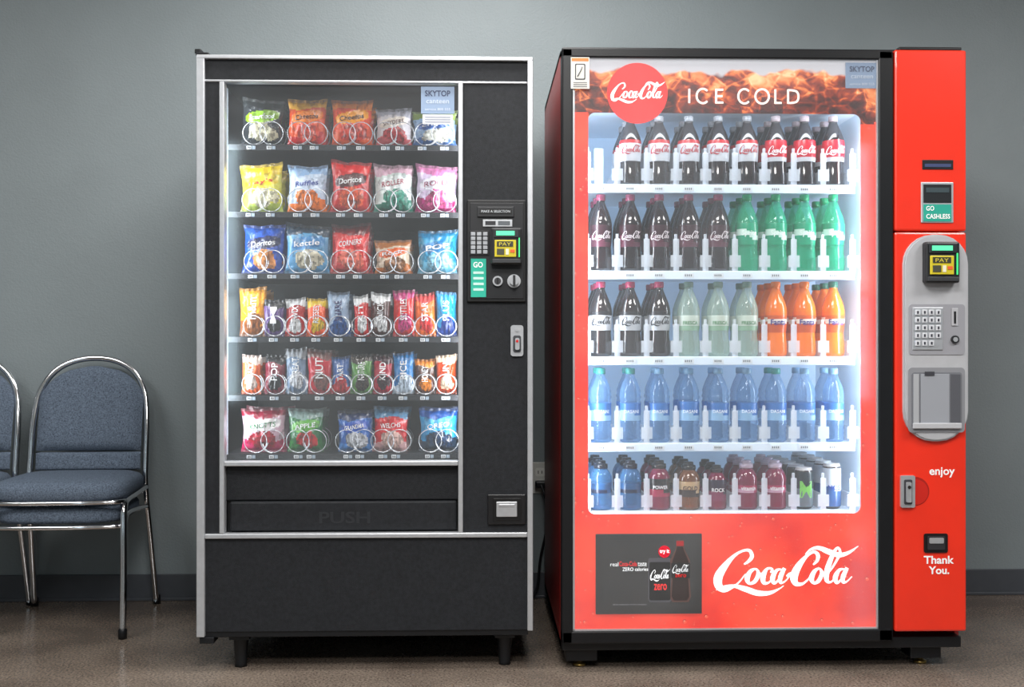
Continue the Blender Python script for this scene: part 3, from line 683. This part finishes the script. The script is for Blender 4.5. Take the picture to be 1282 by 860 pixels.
b.tube([(RX(722), YR - .0155, RZ(99)), (RX(726), YR - .0155, RZ(92)), (RX(728), YR - .0155, RZ(87))], .0015, 6, False, 0, K)
for k in range(3): b.box(RX(717), RX(734), YR - .0145, YR - .014, RZ(107 + k * 2.5), RZ(105.8 + k * 2.5), 0, C(120, 120, 120))
sign(b, RX, RZ, YR - .002, 1057, 1098, 78, 110)
b.build('display_screen_and_stickers', [M_attr, M_emit], bev)
b = MB(); b.box(RX(717), RX(1097), YR - .011, YR - .009, RZ(787), RZ(75)); b.build('door_glass', [pane_mat('door_glass', .055, haze=.045)], bev)

# interior
b = MB(); ix0, ix1 = RX(722), RX(1092); iz0, iz1 = RZ(655), RZ(130); iy = YR + .56
b.box(ix0 - .006, ix0, YR + .012, iy, iz0, iz1, 0); b.box(ix1, ix1 + .006, YR + .012, iy, iz0, iz1, 0)
b.box(ix0, ix1, YR + .012, iy, iz0 - .006, iz0, 0); b.box(ix0, ix1, YR + .012, iy, iz1, iz1 + .006, 0); b.box(ix0, ix1, iy, iy + .006, iz0, iz1, 1)
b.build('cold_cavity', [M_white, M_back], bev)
area('cavity_lamp_a', (RX(727), YR + .03, RZ(392)), (.8, 1, 0), .03, 1.18, 4.0, (.84, .93, 1), bev)
area('cavity_lamp_b', (RX(1086), YR + .03, RZ(392)), (-.8, 1, 0), .03, 1.18, 4.0, (.84, .93, 1), bev)
area('cavity_lamp_c', (RX(906), YR + .03, RZ(134)), (0, .5, -1), .8, .03, 1.4, (.84, .93, 1), bev)
# shelves
YS = YR + .07; YBt = YS + .052
shelf = [(232, 242), (340, 350), (447, 457), (555, 565), (640, 650)]
sz = [PZ(906, a, YS) for a, c in shelf]; cen = [752, 789, 825, 862, 899, 935, 971, 1007, 1043]
b = MB(); d = MB()
for k, z in enumerate(sz):
    xe = PX(1070, YS)
    b.box(PX(728, YS), xe, YS, iy - .01, z - .006, z, 0)
    b.box(PX(728, YS), xe, YS - .004, YS + .001, z - .024, z + .002, 0, WHT, .0015)
    for px in cen:
        X = PX(px, YS)
        b.box(X - .016, X + .016, YS - .0055, YS - .004, z - .019, z - .005, 1, C(215, 225, 232))
        for q in range(4): b.box(X - .012 + q * .006, X - .009 + q * .006, YS - .006, YS - .0055, z - .015, z - .009, 1, C(90, 100, 110))
    for q in range(10):
        X = PX(734 + q * 36.3, YBt)
        d.box(X - .0012, X + .0012, YS + .004, YS + .40, z + .001, z + .05, 0)
        d.box(X - .009, X + .009, YS + .002, YS + .005, z + .001, z + .10, 0, WHT, .001)
        d.box(X - .017, X + .017, YS - .001, YS + .001, z + .014, z + .05, 0, WHT)
        d.box(X - .004, X + .004, YS + .006, YS + .012, z + .05, z + .115, 0, WHT, .001)
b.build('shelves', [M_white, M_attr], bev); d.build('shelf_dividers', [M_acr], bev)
b = MB(); X = PX(753, YBt); b.box(X - .022, X + .006, YBt, YBt + .01, sz[0], sz[0] + .12, 0, WHT, .003); b.box(X - .02, X + .02, YBt, YBt + .2, sz[0], sz[0] + .01, 0, WHT, .002)
b.build('slot_pusher', [M_white], bev)

M_cola = mat('cola_liquid', C(27, 18, 20), .07, 0, .1, spec=.9)
M_cherry = mat('cherry_liquid', C(28, 17, 22), .07, 0, .1, spec=.9)
M_green = clear_mat('green_bottle', (.60, .95, .82, 1), .58, C(45, 180, 138), .06, .08, .8)
M_lime = clear_mat('pale_bottle', (.94, .98, .95, 1), .66, C(185, 208, 196), .06, .03, .8)
M_orng = clear_mat('orange_drink', (1, .55, .15, 1), .15, C(243, 122, 30), .1, .10, .8)
M_water = clear_mat('water_bottle_plastic', (.88, .94, .99, 1), .76, C(112, 158, 205), .04, .0, 1.0)
M_blue = clear_mat('blue_drink', (.6, .82, .95, 1), .5, C(62, 118, 168), .06, .0, .8)
M_mag = clear_mat('magenta_drink', (.8, .2, .4, 1), .15, C(118, 24, 60), .08, .02, .8)
M_amb = clear_mat('amber_drink', (.9, .6, .2, 1), .2, C(110, 64, 28), .1, .0, .8)
BM = [M_lab, M_cola, M_cherry, M_green, M_lime, M_orng, M_water, M_blue, M_mag, M_amb]
P_cola = [(0, 0), (.7, 0), (.92, .02), (.98, .06), (.97, .14), (.9, .26), (.88, .32), (.94, .38), (.97, .44), (.985, .5), (.99, .55), (.98, .6), (.94, .65), (.86, .70), (.71, .765), (.53, .83), (.39, .885), (.34, .92), (.41, .921), (.41, .99), (.37, 1), (0, 1)]
P_water = [(0, 0), (.75, 0), (.95, .02), (.97, .06), (.88, .09), (.97, .12), (.88, .155), (.97, .19), (.88, .225), (.95, .26), (.95, .33), (.96, .4), (.95, .47), (.97, .53), (.9, .57), (.98, .61), (.90, .65), (.93, .69), (.78, .76), (.6, .83), (.42, .885), (.36, .92), (.42, .921), (.42, .985), (.38, 1), (0, 1)]
P_short = [(0, 0), (.8, 0), (.98, .03), (1, .1), (.97, .2), (.97, .35), (.97, .5), (1, .6), (.95, .68), (.78, .77), (.6, .82), (.55, .84), (.62, .841), (.62, .93), (.45, .94), (.42, 1), (0, 1)]
P_can = [(0, .01), (.7, 0), (.8, .01), (.98, .06), (1, .2), (1, .4), (1, .6), (1, .8), (.98, .9), (.84, .97), (.84, 1), (.78, 1), (.76, .975), (0, .97)]
def bottle(mb, X, Y, Z, h, R, prof, body, lab, cap, l0, l1, lfn=None, tx=None, txc=WHT):
    out = []
    for i, (r_, z_) in enumerate(prof):
        if i and z_ - prof[i - 1][1] > .035:
            out.append(((r_ + prof[i - 1][0]) / 2, (z_ + prof[i - 1][1]) / 2))
        out.append((r_, z_))
    pr = [(r_ * R, z_ * h) for r_, z_ in out]
    cz = .92 if prof is not P_short else .84
    def fn(z, a):
        v = z / h
        if v > cz and prof is not P_can: return 0, cap
        if l0 < v < l1: return 0, (lfn(v, a) if lfn else lab)
        if prof is P_can and v > .93: return 0, C(190, 192, 195)
        return body, WHT
    mb.lathe(pr, X, Y, Z, 24, 0, WHT, fn)
    Rr = R * 1.02; zm = Z + h * (l0 + l1) / 2
    if tx == '@':
        def lf(u, v):
            a = (u / 184 - .5) * 1.9
            return (X + Rr * sin(a), Y - Rr * cos(a), zm + (.5 - v / 60) * .030)
        logo(mb, lf, 0, txc, 3)
    elif tx:
        asp = text_geo(tx, .02)[2]
        tw = .9; hh = tw * R / asp if asp > 1.2 else .25 * h
        hh = min(hh * 1.6, (l1 - l0) * h * .7)
        mb.text(tx, lambda u, v: (X + Rr * sin((u - .5) * tw * 1.5), Y - Rr * cos((u - .5) * tw * 1.5), zm + (v - .5) * hh), 0, txc, .02)
def dietl(v, a): return C(170, 32, 40) if v > .60 else C(190, 194, 200)
def cokel(v, a): return C(190, 194, 200) if v < .42 else C(182, 26, 44)
def cherl(v, a): return C(52, 24, 34) if (v > .42 + .05 * sin(a * 2)) else C(88, 44, 60)
def zerl(v, a): return C(185, 190, 196) if .35 < v < .56 else C(34, 34, 38)
def sprl(v, a): return C(30, 150, 112) if abs(v - .48 - .04 * sin(a * 2)) > .035 else C(200, 230, 220)
def limel(v, a): return C(195, 208, 198) if v > .42 else C(140, 175, 150)
def fantl(v, a): return C(238, 110, 28) if v > .56 else (C(230, 220, 210) if abs(v - .5 - .03 * sin(a)) < .03 else C(200, 85, 35))
def watl(v, a): return C(58, 112, 180) if v > .40 + .05 * sin(a * 2) else C(140, 180, 215)
soda = MB(); water = MB(); sport = MB(); cans = MB()
RB = .0355
dz = .085
def column(mb, px, k, h, R, prof, body, cap, l0, l1, lfn, tx, txc=WHT, n=3):
    X = PX(px, YBt)
    for q in range(n):
        bottle(mb, X, YBt + q * max(dz, 2.05 * R), sz[k] + .0005, h, R, prof, body, WHT, cap, l0, l1, lfn, tx if q == 0 else None, txc)
def hh(px, k, top): return PZ(px, top, YBt) - sz[k]
for i, px in enumerate(cen):
    if i >= 1:
        if i < 6: column(soda, px, 0, hh(px, 0, 146), RB, P_cola, 1, C(150, 152, 158), .36, .66, dietl, '@', C(165, 26, 36))
        else: column(soda, px, 0, hh(px, 0, 146), RB, P_cola, 1, C(165, 150, 155), .34, .66, cokel, '@', W_)
    if i < 5: column(soda, px, 1, hh(px, 1, 244), RB, P_cola, 2, C(150, 64, 95), .32, .6, cherl, '@', C(215, 205, 210))
    else: column(soda, px, 1, hh(px, 1, 244), RB, P_cola, 3, C(35, 165, 110), .36, .62, sprl, 'Sprite', C(230, 245, 240))
    if i < 3: column(soda, px, 2, hh(px, 2, 353), RB, P_cola, 1, C(175, 50, 88), .34, .6, zerl, '@', C(30, 30, 34))
    elif i < 6: column(soda, px, 2, hh(px, 2, 353), RB, P_cola, 4, C(110, 140, 125), .34, .56, limel, 'FRESCA', C(90, 140, 100), 2)
    else: column(soda, px, 2, hh(px, 2, 353), RB, P_cola, 5, C(50, 110, 90) if i == 8 else C(235, 120, 40), .32, .6, fantl, 'Fanta', C(50, 50, 130))
    column(water, px, 3, hh(px, 3, 461), RB * .97, P_water, 6, C(60, 160, 150) if i < 2 or i == 6 else C(130, 175, 205), .30, .54, watl, 'DASANI', C(225, 238, 250), 2)
def flat(c1, c2, t=.42): return lambda v, a: c1 if v > t + .04 * sin(2 * a) else c2
column(sport, 752, 4, .150, .035, P_short, 7, C(22, 28, 42), .36, .56, flat(C(38, 82, 128), C(24, 36, 64)), None)
column(sport, 789, 4, .150, .035, P_short, 7, C(22, 28, 42), .36, .56, flat(C(38, 82, 128), C(24, 36, 64)), None)
column(sport, 825, 4, .150, .035, P_short, 8, K, .3, .64, flat(K, C(150, 34, 68), .4), 'POWER', W_)
column(sport, 862, 4, .145, .035, P_short, 9, K, .3, .62, flat(C(185, 160, 120), C(44, 32, 28), .42), 'GOLD', C(60, 30, 20))
column(cans, 897, 4, .135, .031, P_short, 8, K, .2, .7, flat(C(44, 38, 58), C(118, 44, 76)), 'ROCK', W_)
column(sport, 934, 4, .150, .035, P_short, 8, C(180, 165, 182), .36, .52, flat(C(160, 46, 84), C(190, 150, 170)), 'vitamin', W_)
column(sport, 970, 4, .150, .035, P_short, 8, C(180, 165, 182), .36, .52, flat(C(160, 46, 84), C(190, 150, 170)), 'vitamin', W_)
column(cans, 1006, 4, .128, .029, P_can, 1, K, .06, .9, flat(C(36, 48, 54), C(100, 114, 120), .5), 'M', C(120, 200, 90), 5)
column(cans, 1041, 4, .140, .029, P_can, 1, K, .06, .9, flat(C(180, 192, 205), C(54, 90, 138), .45), 'NOS', C(30, 60, 140), 5)
soda.build('soda_bottles', BM); water.build('water_bottles', BM); sport.build('sports_drink_bottles', BM); cans.build('energy_drink_cans', BM)

# red control column
b = MB()
b.box(RX(1117.5), RX(1208), YR - .012, YR + .05, RZ(289), RZ(62), 0, WHT, .006)
b.box(RX(1117.5), RX(1208), YR - .012, YR + .05, RZ(791), RZ(290.5), 0, WHT, .006)
b.build('control_column', [M_red], bev)
b = MB(); y = YR - .012
b.box(RX(1152), RX(1191), y - .002, y, RZ(212), RZ(200), 0, C(16, 14, 20), .001); b.box(RX(1155), RX(1188), y - .003, y - .002, RZ(209), RZ(205), 0, C(60, 70, 110))
b.box(RX(1150), RX(1191), y - .004, y, RZ(279), RZ(228), 2, WHT, .002); b.box(RX(1153), RX(1188), y - .005, y - .004, RZ(254), RZ(231), 0, C(22, 26, 30))
b.box(RX(1156), RX(1185), y - .006, y - .005, RZ(241), RZ(235), 0, C(55, 70, 75)); b.box(RX(1153), RX(1188), y - .006, y - .004, RZ(277), RZ(256), 0, C(40, 160, 140))
b.ftext('GO', RX(1156), RX(1166), RZ(264), RZ(258), y - .007, 0, WHT, .02); b.ftext('CASHLESS', RX(1156), RX(1186), RZ(274), RZ(268), y - .007, 0, WHT, .02)
b.rrect(RX(1127), RX(1208), RZ(552), RZ(294), .088, y - .010, y, 3, WHT)
b.rrect(RX(1129), RX(1206), RZ(550), RZ(296), .084, y - .014, y - .010, 3, WHT)
reader(b, RX, RZ, y - .014, 1149, 304, 1.02)
b.rrect(RX(1133), RX(1203), RZ(444), RZ(381), .010, y - .016, y - .014, 0, C(150, 150, 156))
b.box(RX(1137), RX(1175), y - .019, y - .016, RZ(438), RZ(385), 2, WHT, .002)
for i in range(4):
    for j in range(5):
        if i == 3 and j > 3: continue
        b.box(RX(1140 + i * 8.6), RX(1146 + i * 8.6), y - .023, y - .019, RZ(394.5 + j * 9.6), RZ(388 + j * 9.6), 0, C(205, 207, 212), .001)
        b.box(RX(1141.8 + i * 8.6), RX(1144 + i * 8.6), y - .0235, y - .023, RZ(393 + j * 9.6), RZ(389.5 + j * 9.6), 0, C(50, 50, 60))
b.box(RX(1186), RX(1194), y - .019, y - .016, RZ(408), RZ(386), 0, C(175, 175, 180), .002); b.box(RX(1188.6), RX(1191.2), y - .020, y - .019, RZ(405), RZ(390), 0, C(15, 15, 18))
b.disc(RX(1190), RZ(425), .012, y - .022, y - .016, 0, C(35, 35, 38)); b.disc(RX(1190), RZ(425), .007, y - .024, y - .022, 2)
b.rrect(RX(1132), RX(1203), RZ(541), RZ(460), .012, y - .016, y - .014, 0, C(135, 136, 141))
b.rrect(RX(1136), RX(1199), RZ(535), RZ(466), .008, y - .0175, y - .016, 0, C(110, 112, 118))
b.box(RX(1147), RX(1183), y - .019, y - .0175, RZ(530), RZ(468), 0, C(150, 153, 160), .001)
b.box(RX(1138), RX(1145), y - .019, y - .0175, RZ(532), RZ(468), 0, C(165, 167, 171), .001)
b.box(RX(1185), RX(1197), y - .019, y - .0175, RZ(532), RZ(468), 0, C(85, 86, 92), .001)
b.box(RX(1137), RX(1198), y - .024, y - .0175, RZ(536), RZ(529), 0, C(180, 181, 185), .002)
b.box(RX(1152), RX(1164), y - .021, y - .019, RZ(470), RZ(465), 0, C(60, 60, 66))
b.ftext('enjoy', RX(1161), RX(1193), RZ(598), RZ(585), y - .001, 0, WHT, .02)
b.ftext('Thank', RX(1154), RX(1192), RZ(706), RZ(696), y - .001, 0, WHT, .025)
b.ftext('You.', RX(1160), RX(1186), RZ(719), RZ(709), y - .001, 0, WHT, .025)
b.disc(RX(1143), RZ(615), .043, y - .001, y, 0, C(165, 25, 18)); b.disc(RX(1143.5), RZ(616), .038, y - .0018, y - .001, 0, C(200, 34, 22))
b.rrect(RX(1124), RX(1142), RZ(635), RZ(595), .005, y - .008, y, 2); b.rrect(RX(1128), RX(1138), RZ(631), RZ(600), .004, y - .010, y - .008, 0, C(60, 60, 64)); b.rrect(RX(1130), RX(1136), RZ(628), RZ(603), .003, y - .018, y - .010, 2); b.disc(RX(1133), RZ(609), .005, y - .02, y - .018, 0, C(30, 30, 30))
b.rrect(RX(1154), RX(1184), RZ(692), RZ(668), .006, y - .003, y, 0, C(16, 12, 14)); b.rrect(RX(1158), RX(1180), RZ(688), RZ(671), .004, y - .006, y - .003, 0, C(45, 44, 48)); b.rrect(RX(1160), RX(1178), RZ(680), RZ(673), .003, y - .008, y - .006, 2)
b.build('control_details', [M_attr, M_emit, M_silver, M_grey], bev)

# ================================================================== CHAIRS
M_fab = mat('blue_grey_fabric', C(92, 103, 118), .9, 0, .5, 230, .8, 420, spec=.15)
def chair(name, ox, oy, rz):
    e = empty(name, (ox, oy, 0)); e.rotation_euler[2] = rz
    def byf(z):
        t = (z - .45) / .47; return .155 + .10 * t * t * .6 + .04 * t
    f = MB()
    half = [(.222, .255, .0), (.214, .2, .25), (.207, .158, .45), (.205, byf(.56), .56), (.203, byf(.68), .68), (.19, byf(.79), .79), (.15, byf(.865), .865), (.085, byf(.905), .908)]
    path = half + [(0, byf(.92), .922)] + [(-x, y_, z) for x, y_, z in reversed(half)]
    f.tube(catmull(path, 6), .0115, 10)
    for s in (-1, 1):
        f.tube(catmull([(s * .228, -.235, 0), (s * .226, -.215, .2), (s * .222, -.2, .38), (s * .219, -.18, .432), (s * .215, -.12, .447), (s * .211, .03, .45), (s * .207, .15, .452)], 6), .0115, 10)
        f.tube(catmull([(s * .222, -.2, .36), (s * .220, -.15, .40), (s * .215, 0, .395), (s * .208, .165, .38)], 5), .009, 8)
        f.lathe([(0, 0), (.0145, 0), (.0145, .03), (.0115, .034)], s * .228, -.235, 0, 10, 1); f.lathe([(0, 0), (.0145, 0), (.0145, .03), (.0115, .034)], s * .222, .255, 0, 10, 1)
    for z, y_ in ((.449, -.222), (.367, -.215)):
        f.tube(catmull([(-.218, y_ + .05, z), (-.2, y_ + .008, z), (-.1, y_ - .008, z), (0, y_ - .01, z), (.1, y_ - .008, z), (.2, y_ + .008, z), (.218, y_ + .05, z)], 4), .008, 8)
    f.build('frame', [M_chrome, M_dark], e)
    c = MB()
    def pad(zt, zb_, w, y0, y1):
        lay = [(.001, zt), (.5, zt - .001), (.85, zt - .006), (.95, zt - .014), (1, zt - .028), (1, zb_ + .012), (.97, zb_), (.001, zb_)]
        n = 48; vs = []
        for s_, z in lay:
            for j in range(n):
                a = 2 * pi * j / n; cx_ = abs(cos(a)) ** .5 * (1 if cos(a) > 0 else -1); cy_ = abs(sin(a)) ** .5 * (1 if sin(a) > 0 else -1)
                yy = (y0 + y1) / 2 + cy_ * (y1 - y0) / 2 * s_; wf = w * (1 - .06 * (cy_ * .5 + .5))
                vs.append((cx_ * wf * s_, yy, z))
        fs = [(i * n + j, i * n + (j + 1) % n, (i + 1) * n + (j + 1) % n, (i + 1) * n + j) for i in range(len(lay) - 1) for j in range(n)]
        c.add(vs, fs, 0, WHT, True)
    pad(.522, .455, .230, -.235, .19); pad(.442, .378, .216, -.215, .17)
    def bpad(z0, z1, arch, tk):
        nx, nz = 20, 20
        for side in (-1, 1):
            vs = []
            for j in range(nz + 1):
                v = j / nz; z = z0 + (z1 - z0) * v
                hw = .186
                if arch and z > .74: hw = .186 * sqrt(max(0, 1 - ((z - .74) / (z1 + .0005 - .74)) ** 2.4))
                for i in range(nx + 1):
                    u = -1 + 2 * i / nx
                    g = (max(0, 1 - abs(u) ** 6) ** .35) * (max(0, 1 - abs(2 * v - 1) ** 6) ** .35)
                    vs.append((u * hw, byf(z) - .004 + side * tk * g, z))
            fs = [(j * (nx + 1) + i, j * (nx + 1) + i + 1, (j + 1) * (nx + 1) + i + 1, (j + 1) * (nx + 1) + i) for j in range(nz) for i in range(nx)]
            c.add(vs, fs, 0, WHT, True)
    bpad(.585, .892, True, .024); bpad(.515, .58, False, .02)
    c.build('cushions', [M_fab], e)
chair('stacking_chair', -1.42, 3.87, radians(3))
chair('stacking_chair', -1.893, 3.87, radians(2))

# outlet + cord
b = MB(); X = PX(676, YW); Z = PZ(676, 598, YW)
b.box(X - .04, X + .04, YW - .006, YW, Z - .06, Z + .06, 0, C(205, 205, 200), .003)
for s in (-.022, .022):
    b.rrect(X - .018, X + .018, Z + s - .016, Z + s + .016, .008, YW - .008, YW - .006, 0, C(225, 225, 220))
    for q in (-.007, .007): b.box(X + q - .0015, X + q + .0015, YW - .0085, YW - .008, Z + s - .006, Z + s + .006, 0, C(20, 20, 20))
b.build('wall_outlet', [M_attr])
b = MB()
b.box(X - .02, X + .022, YW - .045, YW - .009, Z - .035, Z - .008, 0, WHT, .006)
b.tube(catmull([(X, YW - .04, Z - .022), (X + .015, YW - .06, Z - .06), (X + .03, YW - .05, Z - .15), (X + .0, YW - .04, Z - .3), (X - .015, YW - .04, Z - .42), (X - .06, YW - .06, Z - .47)], 8), .005, 8)
b.build('power_cord', [M_dark])

# ------------------------------------------------------------------ camera
cam = bpy.data.cameras.new('camera'); cam.sensor_width = 36; cam.lens = F / 1282 * 36; cam.clip_start = .05
co = bpy.data.objects.new('camera', cam); S.collection.objects.link(co)
co.location = (0, 0, H); co.rotation_euler = (radians(90), 0, -A)
S.camera = co
